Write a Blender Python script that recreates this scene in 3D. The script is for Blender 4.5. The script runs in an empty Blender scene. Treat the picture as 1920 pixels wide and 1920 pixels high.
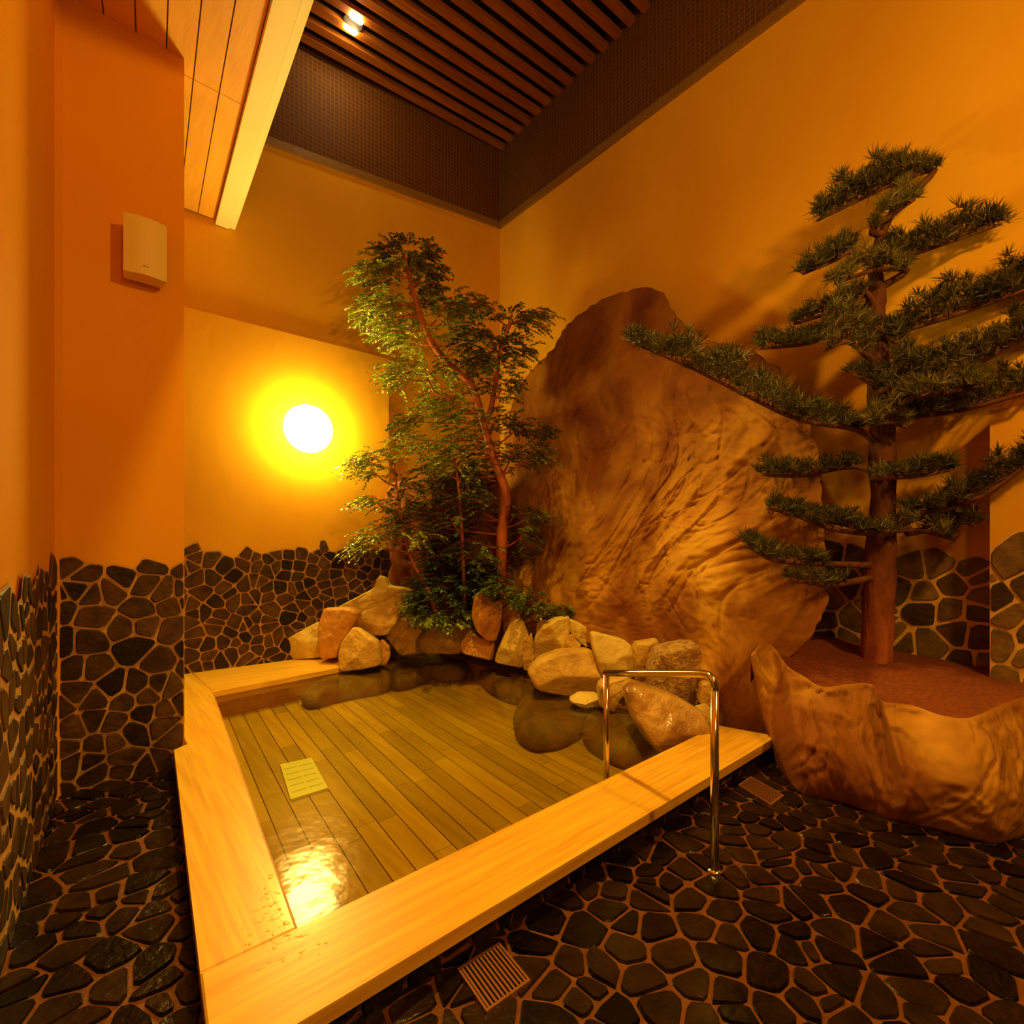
import bpy, bmesh, math, random
from mathutils import Vector, Matrix, noise

S = bpy.context.scene
COL = S.collection
R = math.radians

# ------------------------------------------------------------------ camera, world, lamps, exposure
F, CX, HY, H = 944.0, 960.0, 1025.0, 1.4          # focal length and horizon for a 1920 px frame, eye height (m)
FW = Vector((.6547, .7559, 0)); RT = Vector((.7559, -.6547, 0)); UP = Vector((0, 0, 1))
CAM = Vector((0, 0, H))
cd = bpy.data.cameras.new('camera'); cam = bpy.data.objects.new('camera', cd); COL.objects.link(cam)
cam.location = CAM; cam.rotation_euler = (R(90), 0, -math.atan2(FW.x, FW.y))
cd.sensor_width = 36; cd.lens = 36 * F / 1920; cd.shift_y = (HY - 960) / 1920; cd.clip_start = .02
S.camera = cam
S.view_settings.view_transform = 'Standard'; S.view_settings.look = 'None'
S.view_settings.gamma = 1; S.view_settings.use_curve_mapping = False
S.view_settings.exposure = 0.0
W = bpy.data.worlds.new('world'); S.world = W; W.use_nodes = True
W.node_tree.nodes['Background'].inputs[0].default_value = (1, .36, .05, 1)
W.node_tree.nodes['Background'].inputs[1].default_value = .055
WARM = (1, .69, .2)
def lamp(name, loc, power, radius, color=WARM):
    l = bpy.data.lights.new(name, 'POINT'); l.energy = power; l.color = color; l.shadow_soft_size = radius
    o = bpy.data.objects.new(name, l); COL.objects.link(o); o.location = loc
FRONT = (1, .50, .085)
lamp('wall_lamp_light_behind', (2.1, -1.4, 4.0), 310, .14, FRONT)
lamp('ceiling_lamp_light_behind', (.3, -1.6, 3.3), 70, .14, FRONT)
sl = bpy.data.lights.new('added_tub_spot', 'SPOT'); sl.energy = 1100; sl.color = (1, .62, .085); sl.spot_size = R(74); sl.spot_blend = .7; sl.shadow_soft_size = .1  # unseen spot without a fixture, added above the tub to brighten the rim
so = bpy.data.objects.new('added_tub_spot', sl); COL.objects.link(so); so.location = (1.7, 2.3, 6.85)
SCONCE = 112.0
SPOT = 140.0

# ------------------------------------------------------------------ helpers
def ray(px, py): return FW + RT * ((px - CX) / F) + UP * ((HY - py) / F)
def at_d(px, py, d): return CAM + ray(px, py) * d
def at_z(px, py, z):
    r = ray(px, py); return CAM + r * ((z - H) / r.z)
def at_pl(px, py, p0, n):
    r = ray(px, py); return CAM + r * ((p0 - CAM).dot(n) / r.dot(n))

def tag(o, label, cat=None, group=None, kind=None):
    if label: o['label'] = label
    if cat: o['category'] = cat
    if group: o['group'] = group
    if kind: o['kind'] = kind
    return o

class MB:
    def __init__(s): s.v = []; s.f = []; s.m = []
    def add(s, vs, fs, mi=0):
        b = len(s.v); s.v += [tuple(v) for v in vs]
        for f in fs: s.f.append([b + i for i in f]); s.m.append(mi)
    def poly(s, vs, mi=0): s.add(vs, [list(range(len(vs)))], mi)
    def prism(s, bot, top, mi=0):
        n = len(bot)
        s.add(list(bot) + list(top), [list(range(n))[::-1], list(range(n, 2 * n))] + [[i, (i + 1) % n, n + (i + 1) % n, n + i] for i in range(n)], mi)
    def slab(s, xy, z0, z1, mi=0): s.prism([(x, y, z0) for x, y in xy], [(x, y, z1) for x, y in xy], mi)
    def box(s, a, b, mi=0):
        s.slab([(a[0], a[1]), (b[0], a[1]), (b[0], b[1]), (a[0], b[1])], a[2], b[2], mi)
    def tube(s, pts, rad, n=12, mi=0, cap=True, wob=0, seed=0):
        pts = [Vector(p) for p in pts]; k = len(pts)
        if not isinstance(rad, (list, tuple)): rad = [rad] * k
        vs = []; ref = None
        for i, p in enumerate(pts):
            t = (pts[min(i + 1, k - 1)] - pts[max(i - 1, 0)]).normalized()
            if ref is None: ref = t.orthogonal().normalized()
            ref = (ref - t * ref.dot(t)).normalized(); b = t.cross(ref)
            for j in range(n):
                a = 2 * math.pi * j / n
                r = rad[i] * (1 + wob * noise.noise(Vector((math.cos(a) * 1.5 + seed, math.sin(a) * 1.5, i * .6))))
                vs.append(p + (ref * math.cos(a) + b * math.sin(a)) * r)
        fs = [[i * n + j, i * n + (j + 1) % n, (i + 1) * n + (j + 1) % n, (i + 1) * n + j] for i in range(k - 1) for j in range(n)]
        if cap: fs += [list(range(n))[::-1], list(range((k - 1) * n, k * n))]
        s.add(vs, fs, mi)
    def build(s, name, mats, parent=None, smooth=False, origin=None, angle=None):
        if not isinstance(mats, (list, tuple)): mats = [mats]
        if parent is not None: org = Vector(parent['_o'])
        elif origin is not None: org = Vector(origin)
        else:
            xs = [v[0] for v in s.v]; ys = [v[1] for v in s.v]; zs = [v[2] for v in s.v]
            org = Vector(((min(xs) + max(xs)) / 2, (min(ys) + max(ys)) / 2, min(zs)))
        me = bpy.data.meshes.new(name)
        me.from_pydata([(v[0] - org.x, v[1] - org.y, v[2] - org.z) for v in s.v], [], s.f)
        for m in mats: me.materials.append(m)
        me.polygons.foreach_set('material_index', s.m)
        me.polygons.foreach_set('use_smooth', [smooth] * len(s.f))
        me.update()
        o = bpy.data.objects.new(name, me); COL.objects.link(o)
        o['_o'] = tuple(org)
        if parent is not None: o.parent = parent; o.location = (0, 0, 0)
        else: o.location = org
        if smooth and angle:
            me.set_sharp_from_angle(angle=R(angle))
        return o
def empty(name, loc):
    o = bpy.data.objects.new(name, None); COL.objects.link(o); o.location = loc; o['_o'] = tuple(loc); o.empty_display_size = .1
    return o

def spline(pts, k=8):
    """Catmull-Rom through tuples of any length"""
    P = [pts[0]] + list(pts) + [pts[-1]]; out = []
    for i in range(1, len(P) - 2):
        for j in range(k):
            t = j / k
            out.append(tuple(.5 * (2 * b + (c - a) * t + (2 * a - 5 * b + 4 * c - d) * t * t + (3 * b - a - 3 * c + d) * t ** 3)
                             for a, b, c, d in zip(P[i - 1], P[i], P[i + 1], P[i + 2])))
    out.append(tuple(pts[-1])); return out
def resample(poly, n):
    L = [0]; m = len(poly)
    for i in range(m):
        a, b = poly[i], poly[(i + 1) % m]; L.append(L[-1] + math.dist(a, b))
    out = []; k = 0
    for i in range(n):
        t = L[-1] * i / n
        while L[k + 1] < t: k += 1
        a, b = poly[k % m], poly[(k + 1) % m]; u = (t - L[k]) / max(1e-9, L[k + 1] - L[k])
        out.append(tuple(x + (y - x) * u for x, y in zip(a, b)))
    return out
def chaikin(poly, it=1, c=.25):
    for _ in range(it):
        q = []
        for i in range(len(poly)):
            a, b = poly[i], poly[(i + 1) % len(poly)]
            q.append(tuple(x + (y - x) * c for x, y in zip(a, b))); q.append(tuple(x + (y - x) * (1 - c) for x, y in zip(a, b)))
        poly = q
    return poly

# ------------------------------------------------------------------ materials
def mat(name, c1, c2=None, scale=4, rough=.6, bump=0, bscale=20, stretch=(1, 1, 1), detail=6, lo=.35, hi=.65, island=0, metal=0, bdist=.02, coat=0, c3=None, spec=.5, distort=0):
    m = bpy.data.materials.new(name); m.use_nodes = True; nt = m.node_tree; N = nt.nodes; Lk = nt.links.new
    b = N['Principled BSDF']; b.inputs['Roughness'].default_value = rough; b.inputs['Metallic'].default_value = metal
    b.inputs['Coat Weight'].default_value = coat; b.inputs['Coat Roughness'].default_value = .12
    b.inputs['Specular IOR Level'].default_value = spec
    geo = N.new('ShaderNodeNewGeometry')
    mp = N.new('ShaderNodeMapping'); mp.inputs['Scale'].default_value = stretch; Lk(geo.outputs['Position'], mp.inputs['Vector'])
    col = None
    if c2:
        n = N.new('ShaderNodeTexNoise'); n.inputs['Scale'].default_value = scale; n.inputs['Detail'].default_value = detail
        n.inputs['Distortion'].default_value = distort
        Lk(mp.outputs[0], n.inputs['Vector'])
        r = N.new('ShaderNodeValToRGB'); r.color_ramp.elements[0].position = lo; r.color_ramp.elements[1].position = hi
        r.color_ramp.elements[0].color = (*c1, 1); r.color_ramp.elements[1].color = (*c2, 1)
        if c3:
            e = r.color_ramp.elements.new((lo + hi) / 2); e.color = (*c3, 1)
        Lk(n.outputs['Fac'], r.inputs['Fac']); col = r.outputs['Color']
    if island:
        mx = N.new('ShaderNodeMixRGB'); mx.blend_type = 'MULTIPLY'; mx.inputs[0].default_value = 1
        rp = N.new('ShaderNodeMapRange'); rp.inputs[3].default_value = 1 - island; rp.inputs[4].default_value = 1 + island
        Lk(geo.outputs['Random Per Island'], rp.inputs[0])
        if col: Lk(col, mx.inputs[1])
        else: mx.inputs[1].default_value = (*c1, 1)
        Lk(rp.outputs[0], mx.inputs[2]); col = mx.outputs[0]
    if col: Lk(col, b.inputs['Base Color'])
    else: b.inputs['Base Color'].default_value = (*c1, 1)
    if bump:
        n2 = N.new('ShaderNodeTexNoise'); n2.inputs['Scale'].default_value = bscale; n2.inputs['Detail'].default_value = 8
        Lk(mp.outputs[0], n2.inputs['Vector'])
        bp = N.new('ShaderNodeBump'); bp.inputs['Strength'].default_value = bump; bp.inputs['Distance'].default_value = bdist
        Lk(n2.outputs['Fac'], bp.inputs['Height']); Lk(bp.outputs[0], b.inputs['Normal'])
    return m
def emit(name, c, s):
    m = bpy.data.materials.new(name); m.use_nodes = True; nt = m.node_tree
    b = nt.nodes['Principled BSDF']; b.inputs['Base Color'].default_value = (*c, 1)
    b.inputs['Emission Color'].default_value = (*c, 1); b.inputs['Emission Strength'].default_value = s
    return m
def tile_mat(name, axis, c1, c2, cm, size):
    m = bpy.data.materials.new(name); m.use_nodes = True; nt = m.node_tree; N = nt.nodes; Lk = nt.links.new
    b = N['Principled BSDF']; b.inputs['Roughness'].default_value = .7; b.inputs['Specular IOR Level'].default_value = .25
    g = N.new('ShaderNodeNewGeometry'); sx = N.new('ShaderNodeSeparateXYZ'); cx = N.new('ShaderNodeCombineXYZ')
    Lk(g.outputs['Position'], sx.inputs[0]); Lk(sx.outputs[axis], cx.inputs[0]); Lk(sx.outputs[2], cx.inputs[1])
    t = N.new('ShaderNodeTexBrick'); t.offset = 0; t.inputs['Scale'].default_value = 1
    t.inputs['Brick Width'].default_value = size; t.inputs['Row Height'].default_value = size; t.inputs['Mortar Size'].default_value = size * .12
    t.inputs['Color1'].default_value = (*c1, 1); t.inputs['Color2'].default_value = (*c2, 1); t.inputs['Mortar'].default_value = (*cm, 1)
    Lk(cx.outputs[0], t.inputs['Vector']); Lk(t.outputs['Color'], b.inputs['Base Color'])
    bp = N.new('ShaderNodeBump'); bp.invert = True; bp.inputs['Strength'].default_value = .5; bp.inputs['Distance'].default_value = .004
    Lk(t.outputs['Fac'], bp.inputs['Height']); Lk(bp.outputs[0], b.inputs['Normal'])
    return m

M = {}
M['plaster'] = mat('plaster', (.78, .40, .022), (.84, .46, .03), 1.3, .8, .12, 9, stretch=(1, 1, .45), spec=.05)
M['plaster2'] = mat('plaster_pillar', (.78, .345, .016), (.82, .385, .02), 1.0, .8, .08, 9, spec=.05)
M['stone'] = mat('dark_stone', (.028, .013, .005), (.095, .044, .013), 9, .5, .5, 30, island=.75, lo=.3, hi=.75, bdist=.012, spec=.25)
M['stonefloor'] = mat('dark_wet_stone', (.006, .003, .001), (.026, .011, .003), 8, .24, .6, 26, island=.8, lo=.3, hi=.8, bdist=.01, spec=.3)
M['stoneright'] = mat('grey_stone', (.075, .045, .012), (.21, .125, .035), 9, .45, .5, 30, island=.7, lo=.3, hi=.75, bdist=.012)  # stones lightened too, standing in for light the pine shadows take away
M['mortar'] = mat('mortar', (.48, .25, .075), (.62, .34, .11), 14, .8, .3, 60, bdist=.006)
M['mortarlit'] = mat('mortar_lit', (.68, .40, .10), (.80, .48, .13), 14, .8, .3, 60, bdist=.006)  # light missing on the right wainscot is put into this mortar colour
M['mortarfloor'] = mat('wet_mortar', (.125, .036, .005), (.185, .056, .008), 14, .4, .3, 60, bdist=.006)
M['rimx'] = mat('hinoki_along_x', (.72, .36, .022), (.94, .57, .05), 6, .36, .10, 12, stretch=(.35, 7, 7), lo=.3, hi=.7, bdist=.004, coat=.25)
M['rimy'] = mat('hinoki_along_y', (.72, .37, .024), (.94, .58, .052), 6, .36, .10, 12, stretch=(7, .35, 7), lo=.3, hi=.7, bdist=.004, coat=.25)
M['plank'] = mat('submerged_plank', (.45, .265, .019), (.58, .37, .027), 3, .5, .05, 12, stretch=(6, .4, 6), island=.2)
M['tubside'] = mat('tub_side_wood', (.42, .17, .03), (.52, .23, .045), 4, .5, .05, 12, stretch=(.5, .5, 7))
M['drainw'] = mat('pale_drain', (.90, .97, .88), (.94, .99, .92), 4, .4)
M['gap'] = mat('dark_gap', (.18, .105, .018), rough=.7)
M['slat'] = mat('ceiling_slat', (.26, .075, .010), (.38, .12, .018), 5, .32, .08, 14, stretch=(.3, 6, 6), island=.15)
M['dark'] = mat('ceiling_void', (.012, .006, .003), rough=.9)
M['soffit'] = mat('soffit_board', (.80, .40, .04), (.88, .47, .06), 3, .55, .05, 12, stretch=(7, .4, 7), island=.06)
M['cream'] = mat('cream_paint', (.93, .86, .52), (.95, .88, .56), 3, .5)
M['trimrow'] = mat('mosaic_edge', (.24, .125, .018), (.30, .16, .024), 30, .5)
M['bandx'] = tile_mat('mosaic_back', 0, (.10, .034, .006), (.125, .043, .008), (.18, .075, .014), .05)
M['bandy'] = tile_mat('mosaic_right', 1, (.10, .038, .006), (.125, .048, .008), (.18, .082, .014), .05)
M['rock'] = mat('garden_boulder', (.48, .26, .045), (.76, .50, .11), 5, .62, .6, 26, lo=.3, hi=.7, bdist=.02, c3=(.64, .39, .07))
M['rockpale'] = mat('pale_boulder', (.62, .43, .08), (.82, .62, .15), 5, .6, .45, 30, lo=.3, hi=.7, bdist=.015)
M['rockred'] = mat('orange_boulder', (.50, .21, .03), (.68, .34, .06), 5, .58, .5, 26, lo=.3, hi=.7, bdist=.02)
M['rockwet'] = mat('wet_boulder', (.30, .13, .028), (.70, .42, .10), 4, .25, .6, 18, lo=.35, hi=.6, bdist=.03, coat=.5)
M['rockporous'] = mat('porous_boulder', (.36, .18, .05), (.66, .42, .14), 22, .6, 1.0, 38, lo=.35, hi=.65, bdist=.03)
M['rocksub'] = mat('submerged_boulder', (.10, .045, .005), (.21, .10, .011), 5, .6, .5, 18, lo=.35, hi=.65)
def crinkle(name, dark, mid, light):
    m = bpy.data.materials.new(name); m.use_nodes = True; nt = m.node_tree; N = nt.nodes; Lk = nt.links.new
    b = N['Principled BSDF']; b.inputs['Roughness'].default_value = .72; b.inputs['Specular IOR Level'].default_value = .25
    g = N.new('ShaderNodeNewGeometry')
    def nz(ty, scale, stretch, det, dist):
        mp = N.new('ShaderNodeMapping'); mp.inputs['Scale'].default_value = stretch; mp.inputs['Rotation'].default_value = (.35, 0, 0); Lk(g.outputs['Position'], mp.inputs['Vector'])
        n = N.new('ShaderNodeTexNoise'); n.noise_type = ty; n.inputs['Scale'].default_value = scale; n.inputs['Detail'].default_value = det; n.inputs['Distortion'].default_value = dist
        Lk(mp.outputs[0], n.inputs['Vector']); return n.outputs['Fac']
    a = nz('RIDGED_MULTIFRACTAL', 2.4, (1, 1, .38), 9, .35)
    c = nz('FBM', 1.5, (1, 1, .7), 6, .8)
    ad = N.new('ShaderNodeMath'); ad.operation = 'MULTIPLY_ADD'; ad.inputs[1].default_value = .16; Lk(a, ad.inputs[0]); Lk(c, ad.inputs[2])
    r = N.new('ShaderNodeValToRGB'); E = r.color_ramp.elements
    E[0].position = .38; E[1].position = .92; E[0].color = (*dark, 1); E[1].color = (*light, 1); e = E.new(.62); e.color = (*mid, 1)
    Lk(ad.outputs[0], r.inputs['Fac']); Lk(r.outputs['Color'], b.inputs['Base Color'])
    f = nz('RIDGED_MULTIFRACTAL', 7, (1, 1, .45), 6, .5)
    a2 = N.new('ShaderNodeMath'); a2.operation = 'MULTIPLY_ADD'; a2.inputs[1].default_value = .45; Lk(f, a2.inputs[0]); Lk(a, a2.inputs[2])
    bp = N.new('ShaderNodeBump'); bp.inputs['Strength'].default_value = .55; bp.inputs['Distance'].default_value = .022
    Lk(a2.outputs[0], bp.inputs['Height']); Lk(bp.outputs[0], b.inputs['Normal']); return m
M['mount'] = crinkle('sculpted_rock', (.24, .072, .007), (.55, .27, .028), (.78, .49, .07))
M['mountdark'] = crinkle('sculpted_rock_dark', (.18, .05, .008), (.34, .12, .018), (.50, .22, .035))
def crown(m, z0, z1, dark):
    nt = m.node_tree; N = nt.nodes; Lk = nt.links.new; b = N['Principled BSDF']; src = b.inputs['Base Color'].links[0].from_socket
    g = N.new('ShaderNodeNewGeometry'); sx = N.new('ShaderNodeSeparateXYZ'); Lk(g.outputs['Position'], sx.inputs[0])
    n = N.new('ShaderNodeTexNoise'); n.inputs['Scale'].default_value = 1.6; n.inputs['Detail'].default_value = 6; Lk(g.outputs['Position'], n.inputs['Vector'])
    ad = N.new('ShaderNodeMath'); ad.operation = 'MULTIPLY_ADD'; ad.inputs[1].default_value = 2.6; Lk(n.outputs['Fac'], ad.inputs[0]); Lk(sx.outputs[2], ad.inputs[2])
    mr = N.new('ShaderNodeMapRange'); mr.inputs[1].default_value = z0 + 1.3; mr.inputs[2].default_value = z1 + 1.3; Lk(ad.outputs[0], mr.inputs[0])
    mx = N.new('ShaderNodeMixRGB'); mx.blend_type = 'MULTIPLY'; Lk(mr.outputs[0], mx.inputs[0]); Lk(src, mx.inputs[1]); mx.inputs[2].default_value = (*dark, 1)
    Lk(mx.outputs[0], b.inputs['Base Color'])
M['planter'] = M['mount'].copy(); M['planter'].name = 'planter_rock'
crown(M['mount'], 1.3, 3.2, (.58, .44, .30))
M['soil'] = mat('red_soil', (.17, .033, .004), (.25, .052, .007), 40, .9, .8, 90, bdist=.01)
M['gravel'] = mat('gravel', (.25, .12, .03), (.45, .25, .07), 60, .85, 1.0, 60, bdist=.02)
M['bark'] = mat('pine_bark_shaded', (.24, .052, .008), (.50, .14, .02), 12, .75, .8, 22, stretch=(1, 1, .3), bdist=.02)
M['barkdark'] = mat('pine_twig', (.11, .04, .012), (.22, .07, .018), 12, .8, .5, 30)
M['redbark'] = mat('red_bark', (.30, .05, .012), (.52, .13, .03), 10, .5, .5, 26, stretch=(1, 1, .3), bdist=.01)
M['needle'] = mat('pine_needle', (.026, .024, .004), (.115, .098, .014), 7, .5, 0, lo=.3, hi=.7, island=.45)
M['needlel'] = mat('pine_needle_light', (.07, .062, .010), (.20, .17, .025), 9, .5, 0, island=.4)
crown(M['bark'], .9, 2.0, (.30, .27, .26))  # foliage shade on the upper trunk painted into the bark colour
M['leaf'] = mat('leaf', (.09, .15, .014), (.36, .47, .035), 6, .38, 0, lo=.3, hi=.7, island=.5)
M['leafdark'] = mat('leaf_dark', (.025, .06, .010), (.12, .20, .022), 6, .35, 0, lo=.3, hi=.7, island=.5)
M['steel'] = mat('steel', (.75, .68, .5), rough=.16, metal=1)
M['bronze'] = mat('grate_metal', (.40, .17, .08), rough=.4, metal=.6)
M['speaker'] = mat('speaker_shell', (.80, .62, .16), rough=.5)
M['badge'] = mat('speaker_badge', (.45, .28, .08), rough=.4)
M['lampbase'] = mat('lamp_base', (.8, .72, .5), rough=.4)

def water_mat(name, tint, bump):
    m = bpy.data.materials.new(name); m.use_nodes = True; nt = m.node_tree; N = nt.nodes; Lk = nt.links.new
    N.remove(N['Principled BSDF'])
    tr = N.new('ShaderNodeBsdfTransparent'); tr.inputs[0].default_value = (*tint, 1)
    gl = N.new('ShaderNodeBsdfGlossy'); gl.inputs['Roughness'].default_value = .13; gl.inputs[0].default_value = (1, 1, 1, 1)
    fr = N.new('ShaderNodeFresnel'); fr.inputs[0].default_value = 1.33
    g = N.new('ShaderNodeNewGeometry'); n = N.new('ShaderNodeTexNoise'); n.inputs['Scale'].default_value = 7; n.inputs['Detail'].default_value = 3
    Lk(g.outputs['Position'], n.inputs['Vector'])
    bp = N.new('ShaderNodeBump'); bp.inputs['Strength'].default_value = bump; bp.inputs['Distance'].default_value = .05
    Lk(n.outputs['Fac'], bp.inputs['Height']); Lk(bp.outputs[0], gl.inputs['Normal'])
    mx = N.new('ShaderNodeMixShader'); Lk(fr.outputs[0], mx.inputs[0]); Lk(tr.outputs[0], mx.inputs[1]); Lk(gl.outputs[0], mx.inputs[2])
    Lk(mx.outputs[0], N['Material Output'].inputs['Surface'])
    return m
M['water'] = water_mat('bath_water', (.84, .83, .34), .07)
M['drops'] = water_mat('water_drops', (1, 1, .98), .0)

# ------------------------------------------------------------------ stone paving generator
def clip(poly, nx, ny, c):                      # keep nx*x+ny*y <= c
    out = []
    for i in range(len(poly)):
        a, b = poly[i], poly[(i + 1) % len(poly)]
        da = nx * a[0] + ny * a[1] - c; db = nx * b[0] + ny * b[1] - c
        if da <= 0: out.append(a)
        if (da < 0 < db) or (db < 0 < da):
            t = da / (da - db); out.append((a[0] + (b[0] - a[0]) * t, a[1] + (b[1] - a[1]) * t))
    return out
def cells(w, h, sp, seed, keep=None, pad=0.0, drop=.22, jit=.46, rect=None, gk=1.0):
    rng = random.Random(seed); st = []
    nx, ny = int(w / sp) + 3, int((h + pad) / sp) + 3
    for i in range(-1, nx):
        for j in range(-1, ny):
            if rng.random() < drop: continue
            st.append(((i + .5 + rng.uniform(-jit, jit)) * sp, (j + .5 + rng.uniform(-jit, jit)) * sp))
    r = rect or (0, 0, w, h + pad)
    out = []
    for a in st:
        if keep and not keep(*a): continue
        pl = [(r[0], r[1]), (r[2], r[1]), (r[2], r[3]), (r[0], r[3])]; ins = list(pl); gap = gk * sp * rng.uniform(.045, .075)
        for b in st:
            if b is a: continue
            dx, dy = b[0] - a[0], b[1] - a[1]; L2 = dx * dx + dy * dy
            if L2 > (3.4 * sp) ** 2 or L2 < 1e-9: continue
            L = math.sqrt(L2); c = (dx * (a[0] + b[0]) + dy * (a[1] + b[1])) / 2
            pl = clip(pl, dx / L, dy / L, c / L); ins = clip(ins, dx / L, dy / L, c / L - gap)
            if len(pl) < 3: break
        if len(pl) < 3: continue
        g = gap * .7
        for nxv, nyv, c in ((-1, 0, -r[0] - g), (1, 0, r[2] - g), (0, -1, -r[1] - g), (0, 1, r[3])):
            if len(ins) >= 3: ins = clip(ins, nxv, nyv, c)
        out.append((pl, ins))
    return out
def lay(mb, cl, to3, seed, hgt=.012, tilt=.05, base=.003):
    """mortar bed (slot 0) and raised stones (slot 1) on a surface to3(u, v, lift)"""
    rng = random.Random(seed)
    for pl, ins in cl:
        mb.poly([to3(u, v, base) for u, v in pl], 0)
        if len(ins) < 3: continue
        if len(ins) > 4 or rng.random() < .8: ins = chaikin(ins, 1, .16)
        else: ins = chaikin(ins, 1, .12)
        cx = sum(p[0] for p in ins) / len(ins); cy = sum(p[1] for p in ins) / len(ins)
        tx, ty = rng.gauss(0, tilt), rng.gauss(0, tilt); n = len(ins); hh = hgt * rng.uniform(.7, 1.3)
        s = .93
        top = [(cx + (u - cx) * s, cy + (v - cy) * s) for u, v in ins]
        vs = [to3(u, v, base) for u, v in ins] + [to3(u, v, max(base + .002, base + hh + tx * (u - cx) + ty * (v - cy))) for u, v in top]
        mb.add(vs, [list(range(n, 2 * n))] + [[i, (i + 1) % n, n + (i + 1) % n, n + i] for i in range(n)], 1)

# ------------------------------------------------------------------ setting
XR, YB = 4.78, 5.79                                   # right wall, back wall at their corner
def yb(x): return YB + .03 * (XR - x)                 # the back wall is not quite square
PX, PY, PL = .52, 3.78, -.085                         # pillar: right edge, front face, left edge
def xl(y): return PL - .075 * (PY - y)                 # left wall

# floor (front strip and the strip left of the tub)
mb = MB()
mb.poly([(-.4, -1.2, -.002), (5.0, -1.2, -.002), (5.0, 1.44, -.002), (-.4, 1.44, -.002)], 0)
mb.poly([(-.4, 1.44, -.002), (.36, 1.44, -.002), (.62, 3.9, -.002), (-.4, 3.9, -.002)], 0)
cl = cells(4.9, 2.1, .106, 11, keep=lambda u, v: True, rect=(0, 0, 4.9, 2.04))
lay(mb, cl, lambda u, v, n: (u - .4, v - .6, n), 5, .010, .035)
cl = cells(1.0, 2.5, .112, 12, keep=lambda u, v: u < .86 + .09 * v, rect=(0, 0, 1.0, 2.4))
lay(mb, cl, lambda u, v, n: (u - .42, v + 1.44, n), 6, .010, .035)
tag(mb.build('floor', [M['mortarfloor'], M['stonefloor']]), 'wet dark crazy paving stone floor in front of the bath', 'floor', kind='structure')

# back wall with its slightly proud lower panel
mb = MB()
def wy(x, off): return (x, yb(x) - off)
mb.slab([wy(-.6, 0), wy(XR + .2, 0), (XR + .2, 6.2), (-.6, 6.2)], -.3, 7.5)
mb.slab([wy(.1, .055), wy(2.97, .055), wy(2.97, -.05), wy(.1, -.05)], -.3, 3.76)
tag(mb.build('wall_back', M['plaster']), 'orange plaster wall with the glowing lamp and a raised lower panel', 'wall', kind='structure')
mb = MB(); mb.box((XR, -1.4, -.3), (XR + .2, 6.0, 7.5))
tag(mb.build('wall_right', M['plaster']), 'tall orange plaster wall behind the rock mountain and pine', 'wall', kind='structure')
mb = MB(); mb.box((4.46, -1.4, -.3), (XR + .02, .437, 2.28))
tag(mb.build('wall_right_front', M['plaster']), 'low projecting wall at the right picture edge behind the pine', 'wall', kind='structure')
mb = MB()
mb.slab([(PX, PY), (PX, PY + .35), (-.8, PY + .35), (-.8, -.2), (xl(-.2), -.2), (xl(2.55), 2.55), (xl(2.55) - .012, 2.552), (PL - .004, PY - .05), (PL + .03, PY)], -.3, 4.9)
tag(mb.build('wall_left', M['plaster2']), 'orange plaster pillar and left wall carrying the speaker', 'wall', kind='structure')

# stone wainscots
mb = MB()
cl = cells(2.55, 1.32, .112, 21, keep=lambda u, v: v < 1.26, pad=.3)
lay(mb, cl, lambda u, v, n: (u + .5, yb(u + .5) - .058 - n, v + .13), 7, .014, .04)
tag(mb.build('trim_1', [M['mortar'], M['stone']]), 'dark stone wainscot on the back wall under the lamp', 'stone cladding', kind='structure')
mb = MB()
cl = cells(.605, 1.32, .108, 23, keep=lambda u, v: v < 1.33, pad=.3)
lay(mb, cl, lambda u, v, n: (PL + u, PY - .002 - n, v), 8, .014, .04)
cl = cells(3.3, 1.3, .12, 24, keep=lambda u, v: v < 1.27, pad=.3, gk=1.9)
lay(mb, cl, lambda u, v, n: (xl(PY - u) + .002 + n, PY - u, v), 9, .005, .012)
tag(mb.build('trim_2', [M['mortar'], M['stone']]), 'dark stone wainscot round the pillar and left wall', 'stone cladding', kind='structure')
mb = MB()
cl = cells(2.4, 1.2, .165, 25, keep=lambda u, v: v < 1.0, pad=.3)
lay(mb, cl, lambda u, v, n: (XR - .002 - n, 2.7 - u, v + .35), 10, .014, .03)
cl = cells(1.3, 1.3, .165, 26, keep=lambda u, v: v < 1.08, pad=.3)
lay(mb, cl, lambda u, v, n: (4.458 - n, .437 - u, v + .35), 13, .014, .03)
tag(mb.build('trim_3', [M['mortarlit'], M['stoneright']]), 'grey stone wainscot behind the pine trunk', 'stone cladding', kind='structure')

# mosaic bands under the ceiling
def zbot(x): return 6.13 + .115 * (x - XR)
def zceil(x, y): return 7.27 + .094 * (x - XR) + .02 * (YB - y)
mb = MB()
for a, b, mi in ((0, .09, 1), (.09, None, 0)):
    lo = lambda x: zbot(x) + a
    hi = (lambda x: zbot(x) + b) if b else (lambda x: zceil(x, YB) + .1)
    o = .035 if mi else .02
    pts = [(x, yb(x) - q, z) for x, q, z in ((.7, o, lo(.7)), (XR, o, lo(XR)), (XR, o, hi(XR)), (.7, o, hi(.7)))]
    mb.prism([(p[0], p[1] + .05, p[2]) for p in pts], pts, mi)
tag(mb.build('trim_4', [M['bandx'], M['trimrow']]), 'brown mosaic tile band above the lamp wall', 'tile band', kind='structure')
mb = MB()
for z0, z1, mi, o in ((6.13, 6.22, 1, .035), (6.22, 7.55, 0, .02)):
    mb.box((XR - o, -1.4, z0), (XR + .03, YB - .01, z1), mi)
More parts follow.
